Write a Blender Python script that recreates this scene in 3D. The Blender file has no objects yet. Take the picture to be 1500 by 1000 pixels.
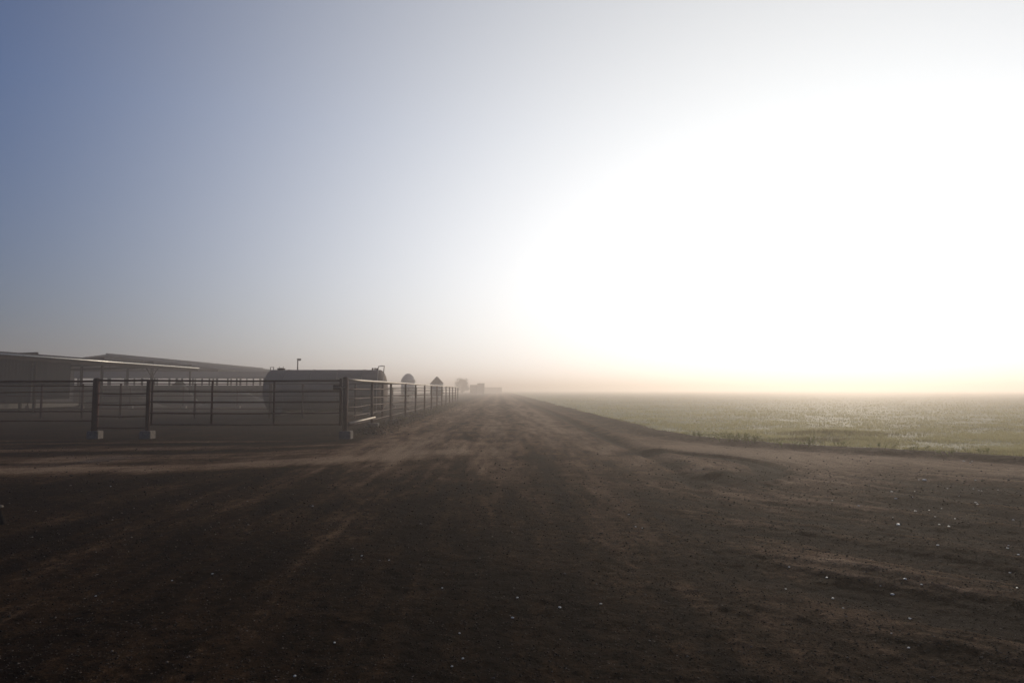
import bpy, bmesh, math, random
import numpy as np
from mathutils import Vector, Matrix
R = math.radians
sc = bpy.context.scene
col = sc.collection

# ---------------------------------------------------------------- camera
EYE = 1.5
PITCH = math.atan(71 / 1000)
YAW = math.atan(20 / 1000)
cam = bpy.data.cameras.new('camera')
cam.sensor_width = 36; cam.lens = 24; cam.clip_start = 0.05; cam.clip_end = 20000
co = bpy.data.objects.new('camera', cam); col.objects.link(co)
co.location = (0, 0, EYE)
co.rotation_euler = (R(90) + PITCH, 0, -YAW)
sc.camera = co
CM = co.rotation_euler.to_matrix()
def ray(px, py):
    return CM @ Vector(((px - 750) / 1000, -(py - 500) / 1000, -1))
def at(px, py, Y):                       # world point seen at a photo pixel, at distance Y along the road
    d = ray(px, py); t = Y / d.y
    return Vector((d.x * t, Y, EYE + d.z * t))
def gnd(px, py):
    d = ray(px, py); t = -EYE / d.z
    return Vector((d.x * t, d.y * t, 0))

# ---------------------------------------------------------------- light
sd = ray(1235, 335).normalized()         # towards the sun
SUN_EL = math.asin(sd.z); SUN_AZ = math.atan2(sd.x, sd.y)
MIST_W = 34; MIST_TAU = .48; MIST_A = 27.5; MIST_COL = (.985, .972, .925); SKY_COL = (.12, .78, 1.34); LOW_COL = (.8, .60, .72)
w = bpy.data.worlds.new('World'); sc.world = w; w.use_nodes = True
nt = w.node_tree; bg = nt.nodes['Background']
sky = nt.nodes.new('ShaderNodeTexSky'); sky.sky_type = 'NISHITA'
sky.sun_disc = False; sky.sun_elevation = SUN_EL; sky.sun_rotation = SUN_AZ
sky.air_density = 1.0; sky.dust_density = 0.5; sky.ozone_density = 4.5
# thin high mist scattering round the sun in a broad soft lobe, thicker towards the horizon
def wm(op, a_, b_=0.0, clamp=False):
    o_ = nt.nodes.new('ShaderNodeMath'); o_.operation = op; o_.use_clamp = clamp
    for i_, v_ in enumerate((a_, b_)):
        if isinstance(v_, (int, float)): o_.inputs[i_].default_value = v_
        else: nt.links.new(v_, o_.inputs[i_])
    return o_.outputs[0]
tcw = nt.nodes.new('ShaderNodeTexCoord'); dotn = nt.nodes.new('ShaderNodeVectorMath'); dotn.operation = 'DOT_PRODUCT'
nt.links.new(tcw.outputs['Generated'], dotn.inputs[0]); dotn.inputs[1].default_value = sd
spw = nt.nodes.new('ShaderNodeSeparateXYZ'); nt.links.new(tcw.outputs['Generated'], spw.inputs[0])
ang = wm('MULTIPLY', wm('ARCCOSINE', wm('MINIMUM', dotn.outputs['Value'], .99999)), 1 / R(MIST_W))
hg = wm('EXPONENT', wm('MULTIPLY', wm('POWER', ang, 2.5), -.5))
mist = wm('SUBTRACT', 1.0, wm('EXPONENT', wm('DIVIDE', -MIST_TAU, wm('MAXIMUM', spw.outputs[2], .02))))
lum = wm('MULTIPLY', wm('MULTIPLY', hg, mist), MIST_A)
mc = nt.nodes.new('ShaderNodeVectorMath'); mc.operation = 'SCALE'; mc.inputs[0].default_value = MIST_COL; nt.links.new(lum, mc.inputs['Scale'])
t2_ = nt.nodes.new('ShaderNodeVectorMath'); t2_.operation = 'MULTIPLY'; nt.links.new(sky.outputs[0], t2_.inputs[0]); 
mrw = nt.nodes.new('ShaderNodeMapRange'); nt.links.new(spw.outputs[2], mrw.inputs[0]); mrw.inputs[1].default_value = .04; mrw.inputs[2].default_value = .36
lc = nt.nodes.new('ShaderNodeMix'); lc.data_type = 'RGBA'; nt.links.new(mrw.outputs[0], lc.inputs[0]); lc.inputs[6].default_value = (*LOW_COL, 1); lc.inputs[7].default_value = (*SKY_COL, 1)
nt.links.new(lc.outputs[2], t2_.inputs[1])
adw = nt.nodes.new('ShaderNodeVectorMath'); adw.operation = 'ADD'; 
ex_ = nt.nodes.new('ShaderNodeVectorMath'); ex_.operation = 'SCALE'; nt.links.new(t2_.outputs[0], ex_.inputs[0])
nt.links.new(wm('SUBTRACT', 1.0, wm('MULTIPLY', hg, .8)), ex_.inputs['Scale'])          # the mist dims the blue behind it
nt.links.new(ex_.outputs[0], adw.inputs[0]); nt.links.new(mc.outputs[0], adw.inputs[1])
nt.links.new(adw.outputs[0], bg.inputs[0]); bg.inputs[1].default_value = 0.05
sun = bpy.data.lights.new('sun', 'SUN'); sun.energy = 1.8; sun.angle = R(0.5); sun.color = (1, 0.88, 0.72)
so = bpy.data.objects.new('sun', sun); col.objects.link(so)
so.rotation_euler = sd.to_track_quat('Z', 'Y').to_euler(); so.location = (30, 40, 30)
sc.view_settings.view_transform = 'Standard'; sc.view_settings.look = 'None'
sc.view_settings.gamma = 1; sc.view_settings.exposure = 0.0
sc.cycles.use_denoising = True
sc.cycles.volume_bounces = 3; sc.cycles.max_bounces = 8
sc.cycles.sample_clamp_indirect = 4
HAZE_SIGMA = 0.0046; HAZE_G = 0.60; HAZE_TOP = 8.0

# ---------------------------------------------------------------- helpers
def tag(o, label=None, cat=None, group=None, kind=None):
    if label: o['label'] = label
    if cat: o['category'] = cat
    if group: o['group'] = group
    if kind: o['kind'] = kind
    return o
def empty(name, loc=(0, 0, 0), rz=0):
    o = bpy.data.objects.new(name, None); col.objects.link(o)
    o.location = loc; o.rotation_euler = (0, 0, rz); o.empty_display_size = .2
    return o
class MB:
    def __init__(s): s.bm = bmesh.new()
    def box(s, c, sz, rot=None, bev=0):
        b = bmesh.new(); bmesh.ops.create_cube(b, size=1)
        bmesh.ops.scale(b, vec=sz, verts=b.verts)
        if bev: bmesh.ops.bevel(b, geom=b.edges[:], offset=bev, segments=2, affect='EDGES')
        if rot is not None: bmesh.ops.rotate(b, cent=(0, 0, 0), matrix=rot, verts=b.verts)
        bmesh.ops.translate(b, vec=c, verts=b.verts); s._join(b); return s
    def _join(s, b):
        me = bpy.data.meshes.new('t'); b.to_mesh(me); b.free(); s.bm.from_mesh(me); bpy.data.meshes.remove(me)
    def tube(s, pts, r, n=10, cap=True):
        pts = [Vector(p) for p in pts]; rings = []
        rr = r if isinstance(r, (list, tuple)) else [r] * len(pts)
        up = None
        for i, p in enumerate(pts):
            t = (pts[min(i + 1, len(pts) - 1)] - pts[max(i - 1, 0)]).normalized()
            if up is None:
                up = Vector((0, 0, 1)) if abs(t.z) < .9 else Vector((0, 1, 0))
            a = t.cross(up).normalized(); b = a.cross(t).normalized(); up = b
            rings.append([s.bm.verts.new(p + (a * math.cos(2 * math.pi * k / n) + b * math.sin(2 * math.pi * k / n)) * rr[i]) for k in range(n)])
        for i in range(len(rings) - 1):
            for k in range(n):
                f = s.bm.faces.new((rings[i][k], rings[i][(k + 1) % n], rings[i + 1][(k + 1) % n], rings[i + 1][k])); f.smooth = True
        if cap:
            s.bm.faces.new(rings[0][::-1]); s.bm.faces.new(rings[-1])
        return s
    def quad(s, *p):
        s.bm.faces.new([s.bm.verts.new(v) for v in p]); return s
    def lathe(s, prof, n=32, c=(0, 0, 0), axis='Z'):
        rings = []
        for r, h in prof:
            ring = []
            for k in range(n):
                a = 2 * math.pi * k / n
                v = (r * math.cos(a), r * math.sin(a), h) if axis == 'Z' else (h, r * math.cos(a), r * math.sin(a))
                ring.append(s.bm.verts.new(Vector(v) + Vector(c)))
            rings.append(ring)
        for i in range(len(rings) - 1):
            for k in range(n):
                f = s.bm.faces.new((rings[i][k], rings[i][(k + 1) % n], rings[i + 1][(k + 1) % n], rings[i + 1][k])); f.smooth = True
        s.bm.faces.new(rings[0][::-1]); s.bm.faces.new(rings[-1]); return s
    def build(s, name, m, parent=None):
        bmesh.ops.recalc_face_normals(s.bm, faces=s.bm.faces)
        me = bpy.data.meshes.new(name); s.bm.to_mesh(me); s.bm.free()
        me.materials.append(m)
        o = bpy.data.objects.new(name, me); col.objects.link(o)
        if parent is not None: o.parent = parent
        return o
def raw_mesh(name, V, F, m, attrs=None, smooth=False):
    me = bpy.data.meshes.new(name)
    n = F.shape[1]
    me.vertices.add(len(V)); me.vertices.foreach_set('co', V.astype(np.float32).ravel())
    me.loops.add(F.size); me.loops.foreach_set('vertex_index', F.astype(np.int32).ravel())
    me.polygons.add(len(F)); me.polygons.foreach_set('loop_start', np.arange(0, F.size, n, dtype=np.int32))
    me.polygons.foreach_set('loop_total', np.full(len(F), n, dtype=np.int32))
    if smooth: me.polygons.foreach_set('use_smooth', np.ones(len(F), dtype=bool))
    for k, a in (attrs or {}).items():
        at_ = me.attributes.new(k, 'FLOAT', 'POINT'); at_.data.foreach_set('value', a.astype(np.float32))
    me.update(calc_edges=True); me.validate()
    me.materials.append(m)
    o = bpy.data.objects.new(name, me); col.objects.link(o); return o

# ---------------------------------------------------------------- materials
class NT:
    def __init__(s, name):
        s.m = bpy.data.materials.new(name); s.m.use_nodes = True
        s.t = s.m.node_tree; s.b = s.t.nodes['Principled BSDF']; s.out = s.t.nodes['Material Output']
        s.co = s.t.nodes.new('ShaderNodeTexCoord')
    def n(s, ty, **kw):
        o = s.t.nodes.new(ty)
        for k, v in kw.items(): setattr(o, k, v)
        return o
    def l(s, a, b): s.t.links.new(a, b)
    def noise(s, scale, detail=6, rough=.6, vec=None, stretch=None):
        o = s.n('ShaderNodeTexNoise'); o.inputs['Scale'].default_value = scale
        o.inputs['Detail'].default_value = detail; o.inputs['Roughness'].default_value = rough
        src = vec or s.co.outputs['Object']
        if stretch:
            mp = s.n('ShaderNodeMapping'); mp.inputs['Scale'].default_value = stretch; s.l(src, mp.inputs[0]); src = mp.outputs[0]
        s.l(src, o.inputs['Vector']); return o.outputs['Fac']
    def ramp(s, fac, stops):
        o = s.n('ShaderNodeValToRGB'); e = o.color_ramp.elements
        while len(e) < len(stops): e.new(.5)
        for el, (p, c) in zip(e, stops):
            el.position = p; el.color = (c[0], c[1], c[2], 1) if not isinstance(c, (int, float)) else (c, c, c, 1)
        s.l(fac, o.inputs[0]); return o.outputs[0]
    def mix(s, fac, a, b, blend='MIX'):
        o = s.n('ShaderNodeMix', data_type='RGBA', blend_type=blend)
        if isinstance(fac, (int, float)): o.inputs[0].default_value = fac
        else: s.l(fac, o.inputs[0])
        for i, v in ((6, a), (7, b)):
            if isinstance(v, tuple): o.inputs[i].default_value = (*v, 1)
            else: s.l(v, o.inputs[i])
        return o.outputs[2]
    def math(s, op, a, b=0.0, c=None, clamp=False):
        o = s.n('ShaderNodeMath', operation=op); o.use_clamp = clamp
        for i, v in enumerate((a, b, c)):
            if v is None: continue
            if isinstance(v, (int, float)): o.inputs[i].default_value = v
            else: s.l(v, o.inputs[i])
        return o.outputs[0]
    def attr(s, name):
        o = s.n('ShaderNodeAttribute'); o.attribute_name = name; return o.outputs['Fac']
    def bump(s, h, strength, dist):
        o = s.n('ShaderNodeBump'); o.inputs['Strength'].default_value = strength; o.inputs['Distance'].default_value = dist
        s.l(h, o.inputs['Height']); s.l(o.outputs[0], s.b.inputs['Normal'])
    def base(s, v, rough=.8, metal=0, spec=None):
        if isinstance(v, tuple): s.b.inputs['Base Color'].default_value = (*v, 1)
        else: s.l(v, s.b.inputs['Base Color'])
        if isinstance(rough, (int, float)): s.b.inputs['Roughness'].default_value = rough
        else: s.l(rough, s.b.inputs['Roughness'])
        s.b.inputs['Metallic'].default_value = metal
        if spec is not None: s.b.inputs['Specular IOR Level'].default_value = spec
        return s.m
def simple(name, c1, c2, scale=6, rough=.7, metal=0, bump=.2, stretch=None, spec=None):
    t = NT(name); f = t.noise(scale, stretch=stretch)
    t.bump(t.noise(scale * 6, stretch=stretch), bump, .01)
    return t.base(t.ramp(f, [(.35, c1), (.65, c2)]), rough, metal, spec)
M = {}
M['pipe'] = simple('rusty_pipe', (.075, .032, .018), (.14, .07, .042), 5, .75, 0, .3, None, .3)
M['gate'] = simple('dark_red_steel', (.05, .016, .012), (.08, .032, .024), 5, .85, 0, .2, None, .15)
M['bright'] = simple('pale_sunlit_steel', (.34, .27, .19), (.48, .39, .29), 9, .55, .2, .2)  # sunlit look of top rail, kick rail and ladder put into the pale colour
M['concrete'] = simple('concrete', (.11, .088, .068), (.19, .155, .12), 9, .95, 0, .5)
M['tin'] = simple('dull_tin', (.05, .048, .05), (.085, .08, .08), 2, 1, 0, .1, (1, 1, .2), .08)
M['tin_shaded'] = simple('shaded_tin', (.010, .010, .010), (.018, .016, .015), 2, 1, 0, .1, (1, 1, .2), .02)  # tin darkened so its colour carries the gloom inside the shed
M['galv'] = simple('galvanised_gutter', (.5, .47, .42), (.62, .58, .5), 5, .35, .6, .1)
M['timber'] = simple('dark_timber', (.018, .013, .010), (.034, .024, .018), 8, 1, 0, .3, (1, 1, .1), .03)
M['tank'] = simple('weathered_tank', (.17, .125, .10), (.25, .185, .145), .9, .85, 0, .1, (.3, 1, 1), .15)
M['bin'] = simple('grey_bin_steel', (.3, .29, .28), (.4, .39, .37), 2, .6, .1, .1)  # grey lightened to put extra fog fade on the bins into the colour
M['shed'] = simple('green_grey_siding', (.2, .21, .17), (.26, .27, .22), 2, .8, 0, .1)
M['manure'] = simple('manure_heap', (.025, .018, .013), (.05, .038, .028), 3, .95, 0, .8)
M['stone'] = simple('pale_stone', (.55, .52, .47), (.75, .72, .66), 30, .35, 0, .3)
M['bark'] = simple('bark', (.05, .04, .032), (.08, .065, .05), 8, .9, 0, .5)
M['foliage'] = simple('foliage', (.035, .045, .022), (.06, .07, .035), 3, .8, 0, .1)
M['feed'] = simple('trough_concrete', (.1, .085, .07), (.15, .13, .11), 3, .9, 0, .3)
M['weed'] = simple('yellow_green_leaf', (.2, .22, .05), (.32, .33, .09), 9, .6, 0, .1)

def soil_material():
    t = NT('dirt')
    v = t.co.outputs['Object']
    wear = t.attr('wear'); rough_ = t.attr('coarse')
    n1 = t.noise(.8, 8, .65); n2 = t.noise(9, 8, .7); n3 = t.noise(55, 4, .7)
    n4 = t.noise(1.1, 6, .6, stretch=(2.2, .35, 1))
    k = t.math('ADD', wear, t.math('MULTIPLY', t.math('SUBTRACT', n1, .5), .7))
    k = t.math('ADD', k, t.math('MULTIPLY', t.math('SUBTRACT', n4, .5), .45))
    k = t.math('ADD', k, t.math('MULTIPLY', t.math('SUBTRACT', n2, .5), .9), clamp=True)
    c = t.ramp(k, [(0, (.014, .0066, .0028)), (.28, (.044, .022, .0092)), (.55, (.150, .086, .047)), (1, (.37, .25, .15))])
    sp = t.ramp(n3, [(.34, (.28, .27, .26)), (.64, (1.8, 1.75, 1.7))])
    c = t.mix(.8, c, sp, 'MULTIPLY')
    vo = t.n('ShaderNodeTexVoronoi'); vo.inputs['Scale'].default_value = 34; t.l(v, vo.inputs['Vector'])
    gr = t.ramp(vo.outputs['Distance'], [(.16, 1.0), (.32, 0.0)])
    vc = t.n('ShaderNodeSeparateColor'); t.l(vo.outputs['Color'], vc.inputs[0])
    pick = t.math('GREATER_THAN', vc.outputs[0], .8)
    g = t.math('MULTIPLY', t.math('MULTIPLY', gr, pick), rough_)
    c = t.mix(t.math('MULTIPLY', g, .6), c, (.15, .12, .1))
    h = t.math('ADD', t.math('MULTIPLY', n2, 1.0), t.math('MULTIPLY', n3, .5))
    h = t.math('ADD', h, t.math('MULTIPLY', g, .4))
    t.bump(h, .9, .05)
    return t.base(c, .95, 0, .02)
M['dirt'] = soil_material()
def grass_material(name, dark, mid, pale, trans=.35, rough=.55):
    t = NT(name)
    a = t.attr('tint'); n1 = t.noise(.25, 5, .6); n2 = t.noise(3, 5, .6)
    k = t.math('ADD', a, t.math('MULTIPLY', t.math('SUBTRACT', n1, .5), .8))
    k = t.math('ADD', k, t.math('MULTIPLY', t.math('SUBTRACT', n2, .5), .4), clamp=True)
    c = t.ramp(k, [(.1, dark), (.5, mid), (.95, pale)])
    t.base(c, rough, 0, .15)
    tr = t.n('ShaderNodeBsdfTranslucent'); t.l(c, tr.inputs[0])
    mx = t.n('ShaderNodeMixShader'); mx.inputs[0].default_value = trans
    t.l(t.b.outputs[0], mx.inputs[1]); t.l(tr.outputs[0], mx.inputs[2]); t.l(mx.outputs[0], t.out.inputs[0])
    return t.m
M['grass'] = grass_material('dewy_grass', (.20, .175, .065), (.46, .405, .18), (.53, .475, .23), .5)
M['field'] = grass_material('field_soil_and_stubble', (.2, .19, .09), (.32, .30, .15), (.42, .39, .22), .0, .8)
M['dry'] = grass_material('dry_weeds', (.05, .04, .02), (.13, .1, .05), (.24, .19, .1))
M['weed'] = grass_material('yellow_green_weed', (.2, .22, .04), (.36, .38, .07), (.5, .5, .12), .6)
t = NT('gravel_stones'); a = t.attr('tint')
M['gravel'] = t.base(t.ramp(a, [(0, (.012, .008, .006)), (.6, (.05, .034, .024)), (.9, (.14, .10, .07)), (1, (.3, .24, .19))]), .85, 0, .15)

# ---------------------------------------------------------------- terrain
def vnoise(x, y, seed):
    xi = np.floor(x).astype(np.int64); yi = np.floor(y).astype(np.int64)
    fx = x - xi; fy = y - yi; fx = fx * fx * (3 - 2 * fx); fy = fy * fy * (3 - 2 * fy)
    def h(a, b):
        n = (a * 374761393 + b * 668265263 + seed * 974634777) & 0xffffffff
        n = ((n ^ (n >> 13)) * 1274126177) & 0xffffffff
        n = n ^ (n >> 16)
        return (n & 0xffff) / 65535.0
    return (h(xi, yi) * (1 - fx) + h(xi + 1, yi) * fx) * (1 - fy) + (h(xi, yi + 1) * (1 - fx) + h(xi + 1, yi + 1) * fx) * fy
def fbm(x, y, s, o=4, seed=1):
    v = 0; a = .5; tot = 0
    for i in range(o):
        v = v + a * (vnoise(x * s, y * s, seed + i * 17) - .5) * 2; tot += a; a *= .55; s *= 2.03
    return v / tot
def sst(a, b, x):
    t_ = np.clip((x - a) / (b - a), 0, 1); return t_ * t_ * (3 - 2 * t_)
def bump1(x, c, w): return np.exp(-((x - c) / w) ** 2)
def field_d(X, Y):                        # metres inside the field (positive) or outside
    rag = .22 * fbm(X, Y, 1.7, 3, 15) + .2 * fbm(X, Y, .5, 2, 5)
    e1 = X - 5.75 + rag
    e2 = ((X - 6.2) + (Y - 20.3)) * .7071 + .3 * fbm(X, Y, .35, 3, 9) + rag
    k = .5
    return -np.log(np.exp(-k * np.clip(e1, -60, 60) * 2) + np.exp(-k * np.clip(e2, -60, 60) * 2)) / (2 * k)
def terrain(X, Y):
    fd = field_d(X, Y)
    wig = .25 * fbm(X * .3, Y * .08, 1, 2, 31)
    road = (1 - sst(3.0, 4.0, np.abs(X + .5 + wig))) * sst(9, 20, Y)
    arc_r = np.hypot(X - 14, Y - 16)
    left = sst(-2.5, -4.5, X)
    # side track crossing to the left in front of the pens
    yc = 13.0 + .13 * (X + 10) + np.clip(X + 6, 0, 9) * .55
    strk = bump1(Y, yc, 1.0) * sst(1.5, -3.5, X)
    apron = sst(11.7, 13.4, Y - .1 * (X + 8)) * (1 - sst(20.3, 21.2, Y)) * sst(2, -3, X)
    rband = bump1(fd, -2.6, 2.3) * sst(2.5, 5, X) * (1 - sst(19, 26, Y)*.6)
    uc = np.hypot((X - 3.6), (Y - 14.0) * .68)
    uturn = bump1(uc, 1.72, .27) * sst(2.6, 3.8, X)
    rutline = bump1(X + .12 * np.clip(14 - Y, 0, 12), 3.5 + wig * .5, .16) * sst(7.5, 11, Y)
    wearv = .17 + .34 * road + .38 * strk + .16 * apron + .66 * rband
    trk = (bump1(X, -2.3 + wig, .45) + bump1(X, -.3 + wig, .4) + bump1(X, 1.6 + wig, .5) + bump1(X, 2.6 + wig, .35))
    wearv = wearv + .24 * trk * sst(5, 14, Y) * (1 - sst(3.2, 4.4, np.abs(X))) - .10 * bump1(X, .6 + wig, .35) * sst(8, 14, Y)
    arcs = np.sin(arc_r * 4.3 + 1.2 * fbm(X, Y, .3, 2, 77)) * np.clip(fbm(X, Y, .35, 2, 78) + .6, 0, 1)
    th_ = np.arctan2(Y - 16, X - 14)
    sa = fbm(arc_r * 1.0, th_ * 2.2, 1.7, 4, 71); sr = fbm(X + wig, Y * .07, 1.9, 4, 72)
    sl = fbm((Y - .13 * X - np.clip(X + 6, 0, 9) * .55) * 1.0, X * .07, 1.6, 4, 73)
    sr2 = fbm(X + wig, Y * .12, 6.5, 3, 74); sa2 = fbm(arc_r, th_ * 3.0, 6.0, 3, 75)
    arcm = sst(1.2, 3.2, X) * (1 - sst(11, 15, Y)) * (1 - sst(-2.2, -.6, fd))
    rm = road * (1 - sst(60, 120, Y)); lm = apron * (1 - road)
    wearv = wearv + (.06 * arcs + .42 * sa + .34 * sa2) * arcm + (.42 * sr + .34 * sr2) * rm + (.22 * sr + .26 * sr2) * (1 - sst(9, 20, Y)) * sst(-7, -3, X) * (1 - arcm) + .5 * sl * lm
    wearv = wearv + (.34 * bump1(uc, 2.7, .75) + .45 * bump1(uc, .8, .5)) * sst(2.2, 3.4, X) * (1 - sst(-1.2, -.3, fd))
    wearv = wearv - .75 * uturn - .24 * rutline + .12 * bump1(X + .12 * np.clip(14 - Y, 0, 12), 3.95 + wig * .5, .2) * sst(8, 12, Y)
    wearv = wearv + .16 * fbm(X * 1.0, Y * .45, .45, 4, 41) + .1 * fbm(X, Y, 2.2, 3, 42)
    pens = sst(21.2, 22.2, Y) * sst(-4.4, -5.2, X)
    wearv = wearv * (1 - .25 * pens)
    wearv = wearv - .07 * sst(.6, 0, np.abs(fd + .35) ) 
    near = 1 - sst(30, 70, Y)
    soft = np.clip(road + strk + .6 * apron + rband, 0, 1)
    amp = .050 * (1 - .72 * soft) * near
    z = .42 * amp * fbm(X, Y, 1.6, 5, 51) + .011 * (1 - .6 * soft) * (1 - sst(8, 20, Y)) * fbm(X, Y, 9, 3, 57) + .016 * near * fbm(X, Y, .33, 3, 52)
    rd = np.abs(fbm(X, Y, 4.5, 3, 53)); z = z + (.007 * (1 - .8 * soft)) * (1 - sst(8, 22, Y)) * (.5 - rd)
    z = z - .05 * trk * road * near * .6 - .05 * rutline + .05 * bump1(X, 3.95, .25) * sst(8, 12, Y) * near
    z = z + .030 * sa * arcm + .022 * sr * rm * near + .010 * sr2 * rm * near + .014 * sa2 * arcm + .02 * sl * lm
    z = z + .022 * arcs * arcm - .04 * uturn + .02 * np.sin(uc * 16) * bump1(uc, 1.75, .8) * sst(3, 4, X)
    berm = bump1(X, -4.5, .75) * sst(22, 25, Y) * (1 - sst(75, 85, Y)) * (.14 + .12 * fbm(X, Y, .9, 4, 61))
    z = z + np.clip(berm, 0, 1)
    z = z + .07 * bump1(fd, -.2, .5) * near - .05 * bump1(fd, -.95, .4) * near
    coarse = np.clip(1 - 1.1 * soft, .12, 1) * (1 - sst(14, 30, Y))
    return z, wearv, coarse, fd
tz = lambda x, y: float(terrain(np.array([float(x)]), np.array([float(y)]))[0][0])
pys = np.concatenate([np.linspace(1035, 700, 430), np.linspace(699, 590, 190), np.linspace(589.5, 573, 50)])
Ys = 1500 / (pys - 571)
Ys = np.concatenate([[-1200, -300, -80, -25, -8, -2, .5, 1.8, 2.6], Ys, [1000, 1500, 2500]])
ui = np.linspace(-.95, .95, 700); ext = np.array([1.5, 5, 12, 30, 80, 250, 800, 2000])
Wd = np.maximum(Ys, 3.1)
Xg = np.concatenate([-.95 * Wd[:, None] - ext[::-1][None], ui[None] * Wd[:, None], .95 * Wd[:, None] + ext[None]], axis=1)
Yg = np.repeat(Ys[:, None], Xg.shape[1], axis=1)
Z, wv, cs, FD = terrain(Xg.ravel(), Yg.ravel())
nr, nc = Xg.shape
idx = np.arange(nr * nc).reshape(nr, nc)
Fq = np.stack([idx[:-1, :-1], idx[:-1, 1:], idx[1:, 1:], idx[1:, :-1]], -1).reshape(-1, 4)
V = np.stack([Xg.ravel(), Yg.ravel(), Z], 1)
g = raw_mesh('ground', V, Fq, M['dirt'], {'wear': wv, 'coarse': cs}, True)
tag(g, 'bare dark brown dirt yard with a rutted dirt road running into the fog', 'ground', kind='structure')
# field sheet, only where the field is
keep = (FD[Fq] > 0.05).all(1) & (Yg.ravel()[Fq] > -60).all(1)
Ff = Fq[keep]; used, inv = np.unique(Ff, return_inverse=True)
Vf = V[used].copy(); Vf[:, 2] += .03 * sst(0, .6, FD[used]) + .004
fo = raw_mesh('field', Vf, inv.reshape(-1, 4), M['field'], {'tint': .45 + .25 * fbm(Vf[:, 0], Vf[:, 1], .12, 4, 88)}, True)
tag(fo, 'flat dewy green field to the right of the dirt road, fading into fog', 'field', kind='structure')

rng = np.random.default_rng(7)
def gnd_np(px, py):
    m = np.array(CM); d = np.stack([(px - 750) / 1000, -(py - 500) / 1000, -np.ones_like(px)], 1) @ m.T
    t_ = -EYE / d[:, 2]; return d[:, 0] * t_, d[:, 1] * t_
def blades(name, X, Y, hh, ww, tint, m, lean=.4, zoff=0.0):
    n = len(X); z = terrain(X, Y)[0] + zoff
    a = rng.uniform(0, 2 * math.pi, n); la = rng.uniform(0, 2 * math.pi, n); ll = hh * lean * rng.uniform(.2, 1, n)
    dx, dy = np.cos(a) * ww / 2, np.sin(a) * ww / 2
    mx, my = np.cos(la) * ll * .35, np.sin(la) * ll * .35
    P = np.empty((n, 5, 3))
    P[:, 0] = np.stack([X - dx, Y - dy, z - .01], 1); P[:, 1] = np.stack([X + dx, Y + dy, z - .01], 1)
    P[:, 2] = np.stack([X + mx + dx * .7, Y + my + dy * .7, z + hh * .55], 1); P[:, 3] = np.stack([X + mx - dx * .7, Y + my - dy * .7, z + hh * .55], 1)
    P[:, 4] = np.stack([X + mx * 2.8, Y + my * 2.8, z + hh], 1)
    b = np.arange(n)[:, None] * 5
    F = np.concatenate([b + np.array([0, 1, 2]), b + np.array([0, 2, 3]), b + np.array([3, 2, 4])])
    tt = np.repeat(tint[:, None], 5, 1); tt[:, 4] += .05; tt[:, :2] -= .2
    return raw_mesh(name, P.reshape(-1, 3), F, m, {'tint': np.clip(tt, 0, 1).ravel()})
n = 340000
px = rng.uniform(770, 1640, n); py = 574.5 + (712 - 574.5) * rng.uniform(0, 1, n) ** .9
X, Y = gnd_np(px, py); fd = field_d(X, Y)
ok = (fd > -.1 + .35 * rng.random(n) * (rng.random(n) < .3)) & (Y < 140)
clump = fbm(X, Y, 1.1, 4, 91); ok &= rng.random(n) < np.clip(.7 + .9 * clump + .3*np.minimum(fd, 1), .15, 1)
X, Y, fd, clump = X[ok], Y[ok], fd[ok], clump[ok]
pat = fbm(X * .35, Y, .22, 3, 93)
knoll = np.exp(-((X - 11.0) / 1.7) ** 2 - ((Y - 22.5) / .9) ** 2) + np.exp(-((X - 9.3) / 2.2) ** 2 - ((Y - 19.6) / .5) ** 2)
hh = (.045 + .05 * rng.random(len(X)) + .09 * clump + .10 * np.clip(knoll, 0, 1)) * (.55 + .45 * sst(0, 1.5, fd)) * (1 + .5 * pat)
blade = blades('grass', X, Y, np.maximum(hh, .03), np.maximum(.011, Y * .00055) * rng.uniform(.6, 1.5, len(X)), .45 + .22 * pat + .42 * clump - .5 * np.clip(knoll, 0, 1) + .2 * (rng.random(len(X)) - .5), M['grass'], .6, .02)
tag(blade, 'short pale dewy grass covering the field', 'grass', kind='stuff')
# dry weeds along the foot of the pipe fence
n = 5000
Y = 22 + 55 * rng.random(n) ** 1.4; X = -4.5 + rng.normal(0, .55, n); c2 = fbm(X, Y, .9, 3, 95)
ok = (c2 > .05) & (X > -5.6); X, Y = X[ok], Y[ok]
wd = blades('dry_weeds', X, Y, .05 + .12 * rng.random(len(X)) ** 2, np.maximum(.008, Y * .0005), rng.random(len(X)), M['dry'], 1.0)
tag(wd, 'low dry brown weeds along the foot of the pipe fence', 'weeds', kind='stuff')

# gravel: small stones and clods in one mesh
n = 42000
px = rng.uniform(-150, 1650, n); py = 655 + (1060 - 655) * rng.random(n)
X, Y = gnd_np(px, py); z, wv2, cs2, fd = terrain(X, Y)
ok = (rng.random(n) < .15 + .85 * cs2) & (fd < -.3) & (Y < 20.5); X, Y, z = X[ok], Y[ok], z[ok]; n = len(X)
octv = np.array([(1, 0, 0), (-1, 0, 0), (0, 1, 0), (0, -1, 0), (0, 0, .6), (0, 0, -.6)], float)
octf = np.array([(0, 2, 4), (2, 1, 4), (1, 3, 4), (3, 0, 4), (2, 0, 5), (1, 2, 5), (3, 1, 5), (0, 3, 5)])
s_ = (.0035 + .009 * rng.random(n) ** 4) * np.clip(Y / 6, .7, 2.0)
th = rng.uniform(0, 6.28, n); P = octv[None] * (s_[:, None] * 1)[..., None] * rng.uniform(.6, 1.4, (n, 6, 1))
P = np.stack([P[..., 0] * np.cos(th)[:, None] - P[..., 1] * np.sin(th)[:, None], P[..., 0] * np.sin(th)[:, None] + P[..., 1] * np.cos(th)[:, None], P[..., 2]], -1)
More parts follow.
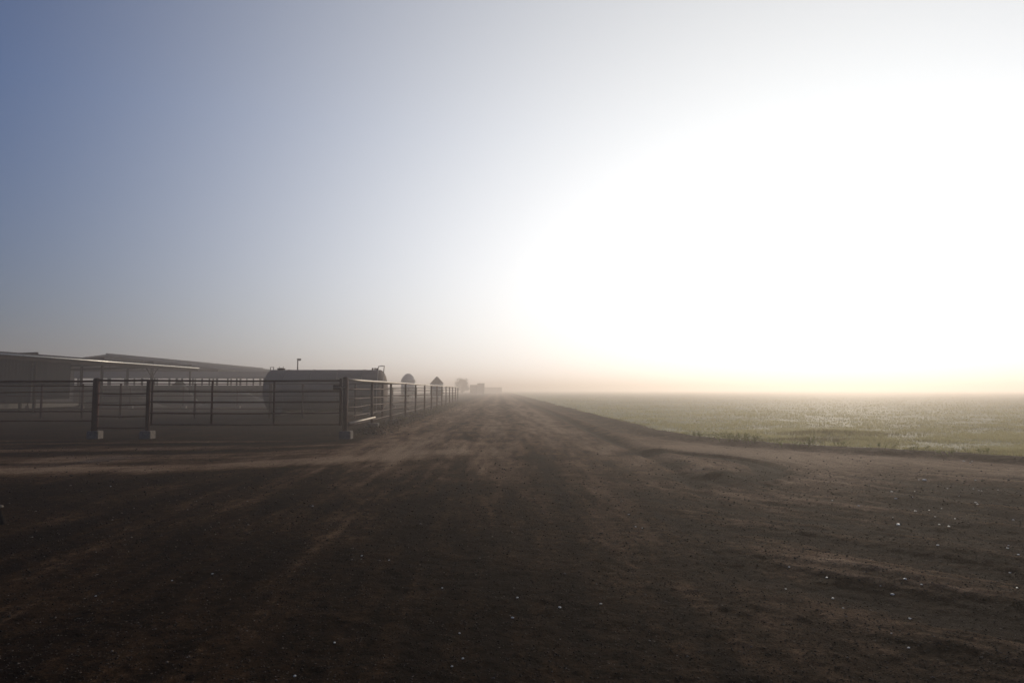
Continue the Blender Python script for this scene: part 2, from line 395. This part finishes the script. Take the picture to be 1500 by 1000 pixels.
P += np.stack([X, Y, z + s_ * .25], 1)[:, None]
F = (np.arange(n)[:, None, None] * 6 + octf[None]).reshape(-1, 3)
n3_ = 1500
X3 = -4.35 + rng.normal(0, .4, n3_); Y3 = 23 + 50 * rng.random(n3_) ** 1.5; z3 = terrain(X3, Y3)[0]; s3 = (.015 + .06 * rng.random(n3_) ** 3)
P3 = octv[None] * s3[:, None, None] * rng.uniform(.5, 1.4, (n3_, 6, 1)); P3 += np.stack([X3, Y3, z3 + s3 * .2], 1)[:, None]
P = np.concatenate([P, P3]); F = np.concatenate([F, (np.arange(n3_)[:, None, None] * 6 + octf[None]).reshape(-1, 3) + n * 6]); tint_ = np.concatenate([rng.random(n) ** 2.2, .4 + .55 * rng.random(n3_)])
gv = raw_mesh('gravel', P.reshape(-1, 3), F, M['gravel'], {'tint': np.repeat(tint_, 6)})
tag(gv, 'loose dark gravel and clods strewn over the dirt yard', 'gravel', kind='stuff')

# pale stones one can count
random.seed(4)
def stone_mesh(seed):
    r_ = random.Random(seed); b = bmesh.new(); bmesh.ops.create_icosphere(b, subdivisions=2, radius=1)
    for v in b.verts:
        v.co *= 1 + r_.uniform(-.16, .16); v.co.z *= .55; v.co.x *= 1.25
    me = bpy.data.meshes.new('stone'); b.to_mesh(me); b.free(); me.materials.append(M['stone']); return me
sm = [stone_mesh(i) for i in range(5)]
SP = [(1412, 675, 3), (1421, 678, 2), (1424, 675, 2), (1441, 699, 2), (1346, 702, 2), (1354, 703, 5), (1429, 706, 2), (1306, 719, 3), (1340, 718, 1.5),
      (1388, 716, 2), (1426, 715, 2.4), (1434, 719, 2), (1438, 720, 2), (1405, 724, 2), (1462, 716, 2), (1312, 731, 3.4), (1336, 731, 2.6), (1219, 731, 2.4),
      (1429, 734, 2.6), (1432, 741, 2.6), (1258, 744, 3), (1379, 742, 2), (1361, 744, 2.4), (1341, 751, 3.2), (1370, 761, 2), (1399, 762, 2.4),
      (1308, 759, 2), (1316, 767, 6), (1376, 769, 2.6), (1390, 772, 3.4), (1448, 761, 3.2), (1484, 757, 3.2), (1477, 795, 2.2), (1476, 802, 3),
      (1492, 815, 3.2), (1374, 802, 3.6), (1479, 834, 2.6), (1211, 847, 3.6), (1326, 854, 4), (1350, 861, 3.2), (1307, 868, 5), (1290, 860, 2),
      (1220, 877, 4), (1235, 893, 2.6), (1490, 866, 3), (1333, 910, 4), (1306, 934, 2.4), (1331, 953, 4), (1156, 833, 3), (1151, 864, 3),
      (931, 773, 3), (921, 753, 3), (941, 775, 2.4), (820, 890, 5), (880, 886, 4), (758, 875, 4), (751, 903, 5), (678, 966, 5), (662, 978, 4), (673, 925, 3.6),
      (648, 860, 3), (432, 988, 5), (490, 941, 4), (311, 840, 3), (252, 850, 2.6), (140, 876, 2.4), (458, 741, 2.6), (162, 712, 2), (570, 820, 3), (530, 815, 3)]
for i, (a_, b_, s) in enumerate(SP):
    p = gnd(a_, b_); dist = math.hypot(p.x, p.y)
    o = bpy.data.objects.new('stone', sm[i % 5]); col.objects.link(o)
    r_ = s * dist / 1000 * .4
    o.location = (p.x, p.y, tz(p.x, p.y) + r_ * .25); o.scale = (r_,) * 3; o.rotation_euler = (0, 0, random.uniform(0, 6.28))
    if a_ > 1200 and b_ < 800: lb, gp = 'small white stone on brown dirt near the grass edge at right', 'white stones by the field'
    elif a_ > 1100: lb, gp = 'small pale stone on dark dirt in the lower right of the yard', 'pale stones lower right'
    elif a_ > 600: lb, gp = 'small pale stone on dark dirt in the middle of the yard', 'pale stones mid yard'
    else: lb, gp = 'small pale stone on dark dirt at the lower left', 'pale stones lower left'
    tag(o, lb, 'stone', gp)

# ---------------------------------------------------------------- fences
FX = at(505, 640, 21.4).x; FY = 21.4; SPC = 4.56
def pipe_post(parent, x, y, h, r, foot=None, m='pipe', z0=-.3, sub='footing', cap=True):
    mb = MB(); mb.tube([(x, y, z0), (x, y, h)], r, 14)
    if cap: mb.lathe([(r * 1.02, h), (r * .9, h + r * .25), (r * .5, h + r * .45), (.002, h + r * .5)], 14, (x, y, 0))
    p = mb.build('post', M[m], parent)
    if foot:
        w_, h_, cx = foot
        MB().box((x + cx, y, h_ / 2 - .06), (w_, w_, h_ + .12), Matrix.Rotation(R(random.uniform(-5, 5)), 3, 'Z'), .02).build(sub, M['concrete'], p)
    return p
def rail(parent, pts, r, m='pipe', name='rail', n=8): return MB().tube(pts, r, n).build(name, M[m], parent)

side = empty('pipe_fence', (0, 0, 0))
tag(side, 'rusty pipe fence with thick corner post running along the road into the fog', 'fence')
NP = 14
for i in range(NP):
    y = FY + i * SPC
    if i == 0: pipe_post(side, FX, y, 1.87, .085, (.36, .24, .04))
    else: pipe_post(side, FX + random.uniform(-.02, .02), y, 1.80 + random.uniform(-.02, .02), .05, (.4, .26, .06) if i in (1,) else ((.34, .2, .06) if i < 6 else None))
for z, r in ((1.83, .042), (1.54, .018), (1.22, .018), (.94, .018), (.65, .018), (.37, .02)):
    pts = []; ro = .0 if z > 1.8 else -.065
    for i in range(NP):
        y = FY + i * SPC; pts.append((FX + ro, y, z + random.uniform(-.012, .012)))
        if i < NP - 1: pts.append((FX + ro, y + SPC / 2, z - random.uniform(.0, .02)))
    rail(side, pts, r, 'bright' if z > 1.8 else 'pipe')
rail(side, [(FX + .1, FY + .05, .46), (FX + .1, FY + SPC, .475)], .035, 'bright', 'kick_rail', 10)

front = empty('pipe_fence', (0, 0, 0))
tag(front, 'short dark pipe fence panel between two concrete footed posts left of the long gate', 'fence')
x1 = at(138, 640, FY).x; x2 = at(215, 640, FY).x
pipe_post(front, x1, FY, 1.82, .095, (.34, .25, .02), 'gate'); pipe_post(front, x2, FY, 1.80, .06, (.34, .25, .02), 'gate')
for z in (1.80, 1.39, 1.05, .69, .34): rail(front, [(x1, FY - .02, z), ((x1 + x2) / 2, FY - .02, z - .015), (x2, FY - .02, z)], .035 if z > 1.7 else .022, 'gate')
left = empty('pipe_fence', (0, 0, 0))
tag(left, 'dark pipe fence running off the left edge in front of the tin walled shed', 'fence')
for x in (-16.8, -20.8): pipe_post(left, x, FY + .3, 1.76, .03, None, 'gate')
for z in (1.765, 1.63, 1.46, .84, .55):
    rail(left, [(x1 - .1, FY + .05, z), (-16.8, FY + .25, z - .01 - (.05 if z == 1.46 else 0)), (-20.8, FY + .27, z - .02)], .034 if z > 1.7 else .017, 'gate')

gate = empty('pipe_gate', (x2, FY, 0))
tag(gate, 'long dark red pipe gate with five bars closing the front of the pens', 'gate')
gx0 = .09; gx1 = at(499, 600, FY).x - x2; gy = -.03
gz = (1.79, 1.46, 1.14, .79, .44)
for k, z in enumerate(gz):
    rail(gate, [(gx0, gy, z), (gx1 * .5, gy, z - .02), (gx1, gy, z)], .03 if k == 0 else .024, 'gate', 'bar')
for pxx in (222, 310, 401): 
    xx = at(pxx, 600, FY).x - x2; rail(gate, [(xx, gy + .035, .40), (xx, gy + .035, 1.79)], .032, 'gate', 'upright')
rail(gate, [(gx1, gy, .40), (gx1, gy, 1.86)], .04, 'gate', 'end_post')
MB().box((gx1 - .13, gy - .02, 1.58), (.2, .05, .16), None, .008).build('latch_plate', M['gate'], gate)
MB().tube([(gx1 - .25, gy - .06, 1.58), (gx1 + .15, gy - .06, 1.58)], .012).build('latch_bolt', M['bright'], gate)

def cross_fence(label, y, pxs, h, zs, blocks, r=.045, m='gate', x_end=None, rail_r=.018):
    f = empty('pipe_fence', (0, 0, 0)); tag(f, label, 'fence')
    xs = [at(p, 600, y).x for p in pxs]
    for i, x in enumerate(xs): pipe_post(f, x, y, h, r * (1.6 if i in (blocks or {}).get('thick', ()) else 1), (.34, .2, .09) if blocks and blocks.get('foot') else None, m)
    ends = [xs[0] - 1] + xs + ([x_end] if x_end else [])
    for k, z in enumerate(zs):
        rail(f, [(x, y - r, z + random.uniform(-.015, .015)) for x in ends], rail_r * (1.5 if k == 0 else 1), m)
    return f
cross_fence('dark inner pipe fence crossing the pens in front of the big tank', 36.7, [-60, 60, 120, 176, 285, 396, 443, 520, 560], 1.83, (1.83, 1.52, 1.18, .82, .5), {'thick': (5,)}, .055, x_end=FX)
cross_fence('faint second inner pipe fence on pale footings behind the tank', 57, [40, 117, 190, 268, 347, 425, 500, 575], 1.7, (1.7, 1.4, 1.1, .8, .5), {'foot': True}, .05, x_end=FX)
cross_fence('farthest pipe fence, barely visible in the fog past the road fence end', FY + 13 * SPC + .4, [560, 610, 640], 1.75, (1.75, 1.45, 1.15, .85, .5), None, .05, x_end=FX - .2)

# leaning stake at the left edge
st = empty('leaning_stake', gnd(7, 767)); tag(st, 'dark leaning wooden stake cut off by the left edge', 'stake')
MB().tube([(.02, 0, -.1), (-.06, .0, .10), (-.2, .02, .5), (-.32, .04, .95)], [.035, .034, .03, .026], 9).build('shaft', M['timber'], st)
MB().tube([(-.045, -.035, .19), (-.05, -.01, .20), (-.06, .035, .19)], [.012, .014, .012], 8).build('wire_tie', M['concrete'], st)

# ---------------------------------------------------------------- sheds
def slab(mb, p0, p1, x0, x1_, th):          # roof slope, p = (y, z at x0, z at x1)
    pass
def roof_strip(name, parent, m, ya, yb, prof, th=.12, corr=.35):
    """extruded roof: prof = [(x,z)...] cross-section, ribs run across it"""
    bm = bmesh.new(); nrib = int((yb - ya) / corr)
    tops = []; 
    for j in range(nrib * 2 + 1):
        y = ya + (yb - ya) * j / (nrib * 2); dz = .025 * (j % 2)
        tops.append(([bm.verts.new((x, y, z + dz)) for x, z in prof], [bm.verts.new((x, y, z + dz - th)) for x, z in prof]))
    for a, b in zip(tops, tops[1:]):
        for k in range(len(prof) - 1):
            bm.faces.new((a[0][k], a[0][k + 1], b[0][k + 1], b[0][k])); bm.faces.new((a[1][k], b[1][k], b[1][k + 1], a[1][k + 1]))
        bm.faces.new((a[0][0], b[0][0], b[1][0], a[1][0])); bm.faces.new((a[0][-1], a[1][-1], b[1][-1], b[0][-1]))
    for e in (tops[0], tops[-1]):
        for k in range(len(prof) - 1): bm.faces.new((e[0][k], e[1][k], e[1][k + 1], e[0][k + 1]))
    bmesh.ops.recalc_face_normals(bm, faces=bm.faces)
    me = bpy.data.meshes.new(name); bm.to_mesh(me); bm.free(); me.materials.append(m)
    o = bpy.data.objects.new(name, me); col.objects.link(o); o.parent = parent; return o
EX = -29.2
A = empty('cattle_shade', (0, 0, 0))
tag(A, 'long open sided tin roofed cattle shed with bright gutter at left', 'shed')
ya, yb = 34.0, 67.0
roof_strip('roof', A, M['tin'], ya, yb, [(EX, 3.74), (-41.5, 4.15)], .1)
MB().tube([(EX + .1, ya, 3.60), (EX + .1, yb, 3.60)], .055, 10).build('gutter', M['galv'], A)
MB().box((EX - .04, (ya + yb) / 2, 3.44), (.06, yb - ya, .26)).build('fascia_board', M['timber'], A)
MB().box((-41.3, (ya + yb) / 2, 3.85), (.12, yb - ya, .3)).build('rear_beam', M['timber'], A)
for i, y in enumerate(np.arange(36.7, 66.1, 7.3)):
    y = float(min(y, 65.8))
    MB().box((EX - .2, y, 1.65), (.13 if i != 3 else .22, .13, 3.7)).build('post', M['timber'], A)
    for s in ((-1, 1) if i == 3 else ()): MB().tube([(EX - .2, y + s * .06, 2.6), (EX - .2, y + s * 1.0, 3.36)], .05, 6).build('knee_brace', M['timber'], A)
    MB().box((-35.3, y, 1.75), (.16, .16, 4.0)).build('post', M['timber'], A)
    MB().box((-41.25, y, 1.85), (.16, .16, 3.7)).build('post', M['timber'], A)
    MB().box((-35.3, y, 3.6), (12.0, .1, .2), Matrix.Rotation(math.atan2(.41, -12.3) + math.pi, 3, 'Y')).build('rafter', M['timber'], A)
def siding(name, parent, m, p0, p1, z0, z1, corr=.3):   # corrugated wall from p0 to p1 (xy)
    bm = bmesh.new(); p0 = Vector((*p0, 0)); p1 = Vector((*p1, 0)); L = (p1 - p0).length; d = (p1 - p0) / L; nn = Vector((-d.y, d.x, 0))
    k = max(2, int(L / corr * 2)); prev = None
    for j in range(k + 1):
        p = p0 + d * (L * j / k) + nn * (.02 * (j % 2))
        c = [bm.verts.new(p + nn * o_ + Vector((0, 0, z))) for o_ in (0, .05) for z in (z0, z1)]
        if prev:
            bm.faces.new((prev[0], c[0], c[1], prev[1])); bm.faces.new((prev[2], prev[3], c[3], c[2]))
            bm.faces.new((prev[1], c[1], c[3], prev[3])); bm.faces.new((prev[0], prev[2], c[2], c[0]))
        else: bm.faces.new((c[0], c[1], c[3], c[2]))
        prev = c
    bm.faces.new((prev[0], prev[2], prev[3], prev[1])); bmesh.ops.recalc_face_normals(bm, faces=bm.faces)
    me = bpy.data.meshes.new(name); bm.to_mesh(me); bm.free(); me.materials.append(m)
    o = bpy.data.objects.new(name, me); col.objects.link(o); o.parent = parent; return o
siding('back_wall', A, M['tin_shaded'], (-41.0, 34.1), (-41.0, 61.4), -.1, 3.75)
siding('back_wall', A, M['tin'], (-41.0, 61.5), (-41.0, 66.9), -.1, 3.5)
siding('added_shade_sheet', A, M['tin_shaded'], (EX - .35, 34.1), (EX - .35, 43.9), .72, 3.50)  # added sheets, this and the next, standing in for the dark shed interior
siding('added_shade_sheet', A, M['tin_shaded'], (EX - .35, 44.1), (EX - .35, 47.8), .9, 3.36, .6)
siding('end_wall', A, M['tin_shaded'], (-40.9, 33.9), (EX - .3, 33.9), -.1, 3.55)

B = empty('gable_shade', (0, 0, 0)); tag(B, 'larger gable roofed tin shed fading into fog behind the open shed', 'shed')
roof_strip('roof', B, M['tin'], 88, 146, [(-36, 4.2), (-50, 6.02), (-64, 4.2)], .15, .6)
MB().tube([(-50, 88, 6.08), (-50, 146, 6.08)], .1, 8).build('ridge_cap', M['tin'], B)
for y in range(89, 147, 8):
    for x in (-36.3, -50, -63.7): MB().box((x, y, 2 if x != -50 else 2.9), (.22, .22, 4.2 if x != -50 else 6.0)).build('post', M['timber'], B)
    MB().box((-50, y, 3.98), (27.4, .12, .2)).build('tie_beam', M['timber'], B)

C_ = empty('far_shed', (0, 0, 0)); tag(C_, 'low wide tin shed seen through the posts of the open shed', 'shed')
cx0, cx1 = at(60, 560, 80).x, at(388, 560, 80).x
bmr = MB()
bm_ = bmr.bm
for j in range(61):
    x = cx0 + (cx1 - cx0) * j / 60; dz = .02 * (j % 2)
    vs = [bm_.verts.new(q) for q in ((x, 80, 2.95 + dz), (x, 86, 3.78 + dz), (x, 86, 3.66 + dz), (x, 80, 2.83 + dz))]
    if j:
        for q in range(4): bm_.faces.new((pv[q], vs[q], vs[(q + 1) % 4], pv[(q + 1) % 4]))
    else: bm_.faces.new(vs)
    pv = vs
bm_.faces.new(pv[::-1])
bmr.build('roof', M['tin'], C_)
for j in range(9):
    x = cx0 + .2 + (cx1 - cx0 - .4) * j / 8
    MB().box((x, 80.3, 1.35), (.15, .15, 3.0)).build('post', M['timber'], C_)
    MB().box((x, 85.7, 1.75), (.15, .15, 3.8)).build('post', M['timber'], C_)

wb = empty('windbreak_wall', (0, 0, 0)); tag(wb, 'long dark board windbreak wall crossing behind the pens', 'wall')
siding('boards', wb, M['timber'], (at(-80, 560, 74).x, 74), (at(392, 560, 74).x, 74), -.1, 2.02, .5)
siding('boards', wb, M['timber'], (at(392, 560, 74).x + .1, 74.4), (at(560, 560, 74).x, 74.4), -.1, 1.85, .5)

# feed trough with pale lip running under the shed
tr = empty('feed_trough', (0, 0, 0)); tag(tr, 'low concrete feed trough with a pale lip along the open shed', 'trough')
tx = -39.4
MB().box((tx, 58, .07), (.12, 46, .30), None, .02).build('front_lip', M['feed'], tr)
MB().box((tx - .7, 58, .14), (.12, 46, .44), None, .02).build('back_lip', M['feed'], tr)
MB().box((tx - .35, 58, .0), (.58, 46, .1)).build('bottom', M['feed'], tr)

# manure heaps
def heap(label, px_, y, w_, h_, seed):
    b = bmesh.new(); nn = 26
    cx = at(px_, 600, y).x; vs = {}
    for i in range(nn + 1):
        for j in range(nn + 1):
            u, v = i / nn * 2 - 1, j / nn * 2 - 1; r_ = min(1, math.hypot(u, v))
            z = h_ * (math.cos(r_ * math.pi) * .5 + .5) * (1 + .25 * float(fbm(np.array([u * 2 + seed]), np.array([v * 2]), 1.5, 3, seed)[0])) - .05
            vs[i, j] = b.verts.new((u * w_, v * w_ * .7, z))
    for i in range(nn):
        for j in range(nn): b.faces.new((vs[i, j], vs[i + 1, j], vs[i + 1, j + 1], vs[i, j + 1])).smooth = True
    me = bpy.data.meshes.new('manure_heap'); b.to_mesh(me); b.free(); me.materials.append(M['manure'])
    o = bpy.data.objects.new('manure_heap', me); col.objects.link(o); o.location = (cx, y, 0); tag(o, label, 'heap')
heap('dark rounded manure heap peaking above the windbreak behind the gate', 261, 66, 2.6, 2.3, 3)
heap('lower dark manure heap behind the gate, right of the peaked heap', 350, 64, 4.2, 1.5, 5)
heap('broad dark manure heap behind the short fence panel', 175, 62, 4.5, 1.6, 8)

# ---------------------------------------------------------------- tank
TY = 42.0; L0 = at(389, 560, TY).x; L1 = at(567.5, 560, TY).x; Rr = 1.27; zc = at(480, 541.5, TY).z - Rr
tk = empty('storage_tank', ((L0 + L1) / 2, TY, 0)); tag(tk, 'large horizontal cylindrical grey tank with ladder behind the gate', 'tank')
hl = (L1 - L0) / 2
prof = []
for k in range(9):
    a = math.pi / 2 * k / 8; prof.append((max(.01, Rr * math.sin(a)), -hl + .45 * (1 - math.cos(a))))
prof += [(Rr, -hl * .5), (Rr, 0), (Rr, hl * .5)]
prof += [(r_, -h_) for r_, h_ in prof[8::-1]]
MB().lathe(prof, 48, (0, 0, zc), 'X').build('shell', M['tank'], tk)
for f in (-.62, -.2, .22, .62):
    MB().lathe([(Rr + .003, f * hl - .03), (Rr + .02, f * hl - .028), (Rr + .02, f * hl + .028), (Rr + .003, f * hl + .03)], 48, (0, 0, zc), 'X').build('band', M['tank'], tk)
for f in (-.7, .7):
    MB().box((f * hl, 0, (zc - Rr * .75) / 2), (.35, 1.9, max(.3, zc - Rr * .75)), None, .02).build('saddle', M['concrete'], tk)
tt = zc + Rr
def loop(px_, w_, h_, nm, m='pipe'):
    x = at(px_, 540, TY).x - (L0 + L1) / 2
    MB().tube([(x - w_ / 2, 0, tt - .12), (x - w_ / 2, 0, tt + h_), (x + w_ / 2, 0, tt + h_), (x + w_ / 2, 0, tt - .12)], .025, 8).build(nm, M[m], tk)
loop(398.5, .2, .15, 'lifting_loop'); 
hx = at(412, 540, TY).x - (L0 + L1) / 2
MB().lathe([(.22, tt - .1), (.22, tt + .05), (.26, tt + .06), (.26, tt + .09), (.02, tt + .12)], 20, (hx, 0, 0)).build('hatch', M['pipe'], tk)
for dx in (-.12, .12): MB().tube([(hx + dx, 0, tt), (hx + dx, 0, tt + .2)], .015, 6).build('hinge_pin', M['pipe'], tk)
for px_ in (546, 549.5, 552.5): 
    x = at(px_, 540, TY).x - (L0 + L1) / 2; MB().lathe([(.05, tt - .1), (.05, tt + .06), (.07, tt + .07), (.07, tt + .1), (.01, tt + .12)], 12, (x, 0, 0)).build('vent_pipe', M['pipe'], tk)
lx = at(562, 540, TY).x - (L0 + L1) / 2
lad = empty('ladder', (0, 0, 0)); lad.parent = tk
for s in (-.17, .17): MB().tube([(lx + s, -Rr - .1, -.02), (lx + s, -Rr - .1, zc + .2), (lx + s, -.95, tt - .05), (lx + s, -.75, tt + .18)], .028, 8).build('ladder_rail', M['bright'], lad)
for k in range(10): MB().tube([(lx - .17, -Rr - .1, .2 + k * .17), (lx + .17, -Rr - .1, .2 + k * .17)], .014, 6).build('rung', M['bright'], lad)
MB().tube([(lx - .17, -.75, tt + .18), (lx - .12, -.5, tt + .22), (lx + .12, -.5, tt + .22), (lx + .17, -.75, tt + .18)], .025, 8).build('hand_loop', M['bright'], lad)

# ---------------------------------------------------------------- lamp pole
lp = at(435.5, 560, 70); pole = empty('lamp_pole', (lp.x, 70, 0)); tag(pole, 'thin lamp pole rising behind the big tank', 'lamp pole')
ph = at(435.5, 527, 70).z
MB().tube([(0, 0, -.1), (0, 0, ph)], [.09, .06], 10).build('shaft', M['tin'], pole)
MB().box((.12, 0, ph + .07), (.42, .22, .13), None, .03).build('lamp_head', M['tin'], pole)
MB().lathe([(.12, ph - .08), (.13, ph), (.02, ph + .02)], 14, (.2, 0, 0)).build('lamp_shade', M['bin'], pole)

# ---------------------------------------------------------------- feed bins, shed, tree
def feed_bin(label, px_, y, w_px, y_top, y_eave, cap, rounded, mat='bin'):
    p = at(px_, 560, y); o = empty('feed_bin', (p.x, y, 0)); tag(o, label, 'feed bin')
    r_ = w_px * y / 2000; zt = at(px_, y_top, y).z; ze = at(px_, y_eave, y).z
    MB().lathe([(r_ * .96, .7), (r_ * .96, ze - .02)], 32).build('body', M['bin'], o)
    MB().lathe([(.12, .12), (r_ * .94, .69)], 24).build('hopper', M['bin'], o)
    if rounded: pr = [(r_, ze), (r_ * .93, ze + (zt - ze) * .25), (r_ * .72, ze + (zt - ze) * .6), (r_ * .45, ze + (zt - ze) * .86), (r_ * .2, zt - .01), (.02, zt)]
    else: pr = [(r_, ze), (r_ * .55, ze + (zt - ze) * .5), (r_ * .2, ze + (zt - ze) * .88), (.02, ze + (zt - ze) * .9)]
    MB().lathe(pr, 32).build('roof', M[mat], o)
    if cap: MB().lathe([(r_ * .14, zt - .22), (r_ * .14, zt - .08), (r_ * .26, zt - .07), (r_ * .02, zt)], 16).build('vent_cap', M['tin'], o)
    for k in range(4):
        a = math.pi / 4 + k * math.pi / 2; MB().tube([(r_ * .98 * math.cos(a), r_ * .98 * math.sin(a), -.05), (r_ * .98 * math.cos(a), r_ * .98 * math.sin(a), 1.2)], .05, 6).build('leg', M['tin'], o)
feed_bin('grey feed bin with rounded roof behind the pipe fence', 598, 115, 21.5, 547, 558.5, False, True)
feed_bin('darker feed bin with pointed roof and vent cap, farther along the fence', 640, 105, 20, 551.5, 561.5, True, False, 'tin')

p = at(700, 560, 250); sh = empty('small_shed', (p.x, 250, 0)); tag(sh, 'low boxy grey green shed in the fog beside the far road', 'shed')
MB().box((1.1, 0, 1.9), (2.6, 4.0, 4.0)).build('wall', M['shed'], sh)
MB().box((-1.52, .3, 1.65), (2.6, 3.4, 3.4)).build('side_room', M['tin'], sh)
MB().box((1.1, 0, 3.93), (2.8, 4.2, .06)).build('roof', M['tin'], sh)
p = at(722, 560, 380); s2 = empty('distant_barn', (p.x, 380, 0)); tag(s2, 'barely visible low barn at the end of the dirt road', 'barn')
MB().box((0, 0, 1.4), (10, 7, 3.0)).build('wall', M['tin'], s2)
MB().box((0, 0, 2.95), (10.5, 7.4, .1)).build('roof', M['tin'], s2)

def tree(label, px_, y, w_px, y_top, seed):
    p = at(px_, 560, y); o = empty('tree', (p.x, y, 0)); tag(o, label, 'tree')
    r_ = w_px * y / 2000; zt = at(px_, y_top, y).z; rn = random.Random(seed)
    mb = MB(); mb.tube([(0, 0, -.2), (.05, 0, 1.0), (0, .05, zt * .6)], [.2, .15, .07], 8)
    for k in range(9):
        a = k * 2.4; l_ = r_ * .75
        mb.tube([(0, 0, .9 + k * .1), (l_ * .5 * math.cos(a), l_ * .5 * math.sin(a), 1.5 + k * .12), (l_ * math.cos(a), l_ * math.sin(a), 2.0 + k * .15)], [.07, .045, .02], 6)
    mb.build('trunk', M['bark'], o)
    r2 = np.random.default_rng(seed); N = 11000
    cl = r2.normal(0, 1, (60, 3)); cl /= np.linalg.norm(cl, axis=1)[:, None]; cl *= r2.uniform(.45, .92, (60, 1))
    q = cl[r2.integers(0, 60, N)] + r2.normal(0, .11, (N, 3))
    q = q[np.linalg.norm(q, axis=1) < 1.03]; N = len(q)
    cz = (zt + .3) / 2; q = q * np.array([r_, r_, zt - cz]) + np.array([0, 0, cz])
    d1 = r2.normal(0, 1, (N, 3)); d1 /= np.linalg.norm(d1, axis=1)[:, None]; d2 = np.cross(d1, r2.normal(0, 1, (N, 3))); d2 /= np.linalg.norm(d2, axis=1)[:, None]
    s = r2.uniform(.07, .14, (N, 1)); P = np.stack([q - d1 * s, q + d2 * s * .5, q + d1 * s, q - d2 * s * .5], 1).reshape(-1, 3)
    c = raw_mesh('crown', P, np.arange(4 * N).reshape(-1, 4), M['foliage']); c.parent = o
tree('round crowned tree fading in the fog beyond the end of the pipe fence', 677, 260, 25, 552, 11)

# weeds standing at the field edge
def weed(px_, py_, h_, n_, spread, seed, label, group=None):
    b = gnd(px_, py_); o = empty('weed', (b.x, b.y, tz(b.x, b.y) + .02)); tag(o, label, 'weed', group)
    r2 = random.Random(seed); st_ = MB(); lf = MB()
    for k in range(n_):
        a = r2.uniform(0, 6.28); s = spread * r2.random(); hh_ = h_ * r2.uniform(.5, 1)
        x, y = s * math.cos(a), s * math.sin(a); tx_, ty_ = x * 1.5 + r2.uniform(-.05, .05), y * 1.5
        st_.tube([(x, y, -.03), ((x + tx_) / 2, (y + ty_) / 2, hh_ * .5), (tx_, ty_, hh_)], [.005, .004, .002], 5)
        for j in range(7):
            t_ = .25 + .75 * j / 6; bx, by, bz = x + (tx_ - x) * t_, y + (ty_ - y) * t_, hh_ * t_; aa = r2.uniform(0, 6.28); l_ = .07 * r2.uniform(.6, 1.3)
            dx, dy = math.cos(aa) * l_, math.sin(aa) * l_
            lf.quad((bx, by, bz), (bx + dx * .5 - dy * .25, by + dy * .5 + dx * .25, bz + l_ * .5), (bx + dx, by + dy, bz + l_ * .35), (bx + dx * .5 + dy * .25, by + dy * .5 - dx * .25, bz + l_ * .4))
    st_.build('stem', M['weed'], o); lf.build('leaves', M['weed'], o)
weed(1066, 648, .15, 16, .4, 1, 'low yellow green weed clump at the left end of the field corner')
weed(1086, 649, .2, 26, .4, 2, 'bushiest yellow green weed at the field corner by the road')
weed(1106, 651, .15, 14, .3, 3, 'small yellow green weed just right of the bushiest weed')
weed(1185, 656, .30, 12, .12, 4, 'tall thin upright weed standing alone at the field edge')
weed(1150, 655, .13, 9, .3, 5, 'short yellow green weed left of the tall thin weed')
rw = random.Random(12)
for i in range(14):
    a_ = rw.uniform(985, 1490); b_ = 636 + (a_ - 985) * .078 + rw.uniform(-2, 3)
    weed(a_, b_, rw.uniform(.06, .12), 7, .3, 20 + i, 'tiny pale weed tuft along the ragged near edge of the field', 'weed tufts along the field edge')

# ---------------------------------------------------------------- haze
t = bpy.data.materials.new('haze'); t.use_nodes = True
tn = t.node_tree; tn.nodes.remove(tn.nodes['Principled BSDF'])
pv_ = tn.nodes.new('ShaderNodeVolumePrincipled')
pv_.inputs['Color'].default_value = (.88, .79, .72, 1); pv_.inputs['Density'].default_value = HAZE_SIGMA; pv_.inputs['Anisotropy'].default_value = HAZE_G
tn.links.new(pv_.outputs[0], tn.nodes['Material Output'].inputs['Volume'])
HB = 5200
hz = MB().box((0, 0, (HAZE_TOP - 1.5) / 2), (HB * 2, HB * 2, HAZE_TOP + 1.5)).build('haze', t)
tag(hz, 'low morning fog lying over the yard and field', 'haze', kind='stuff')
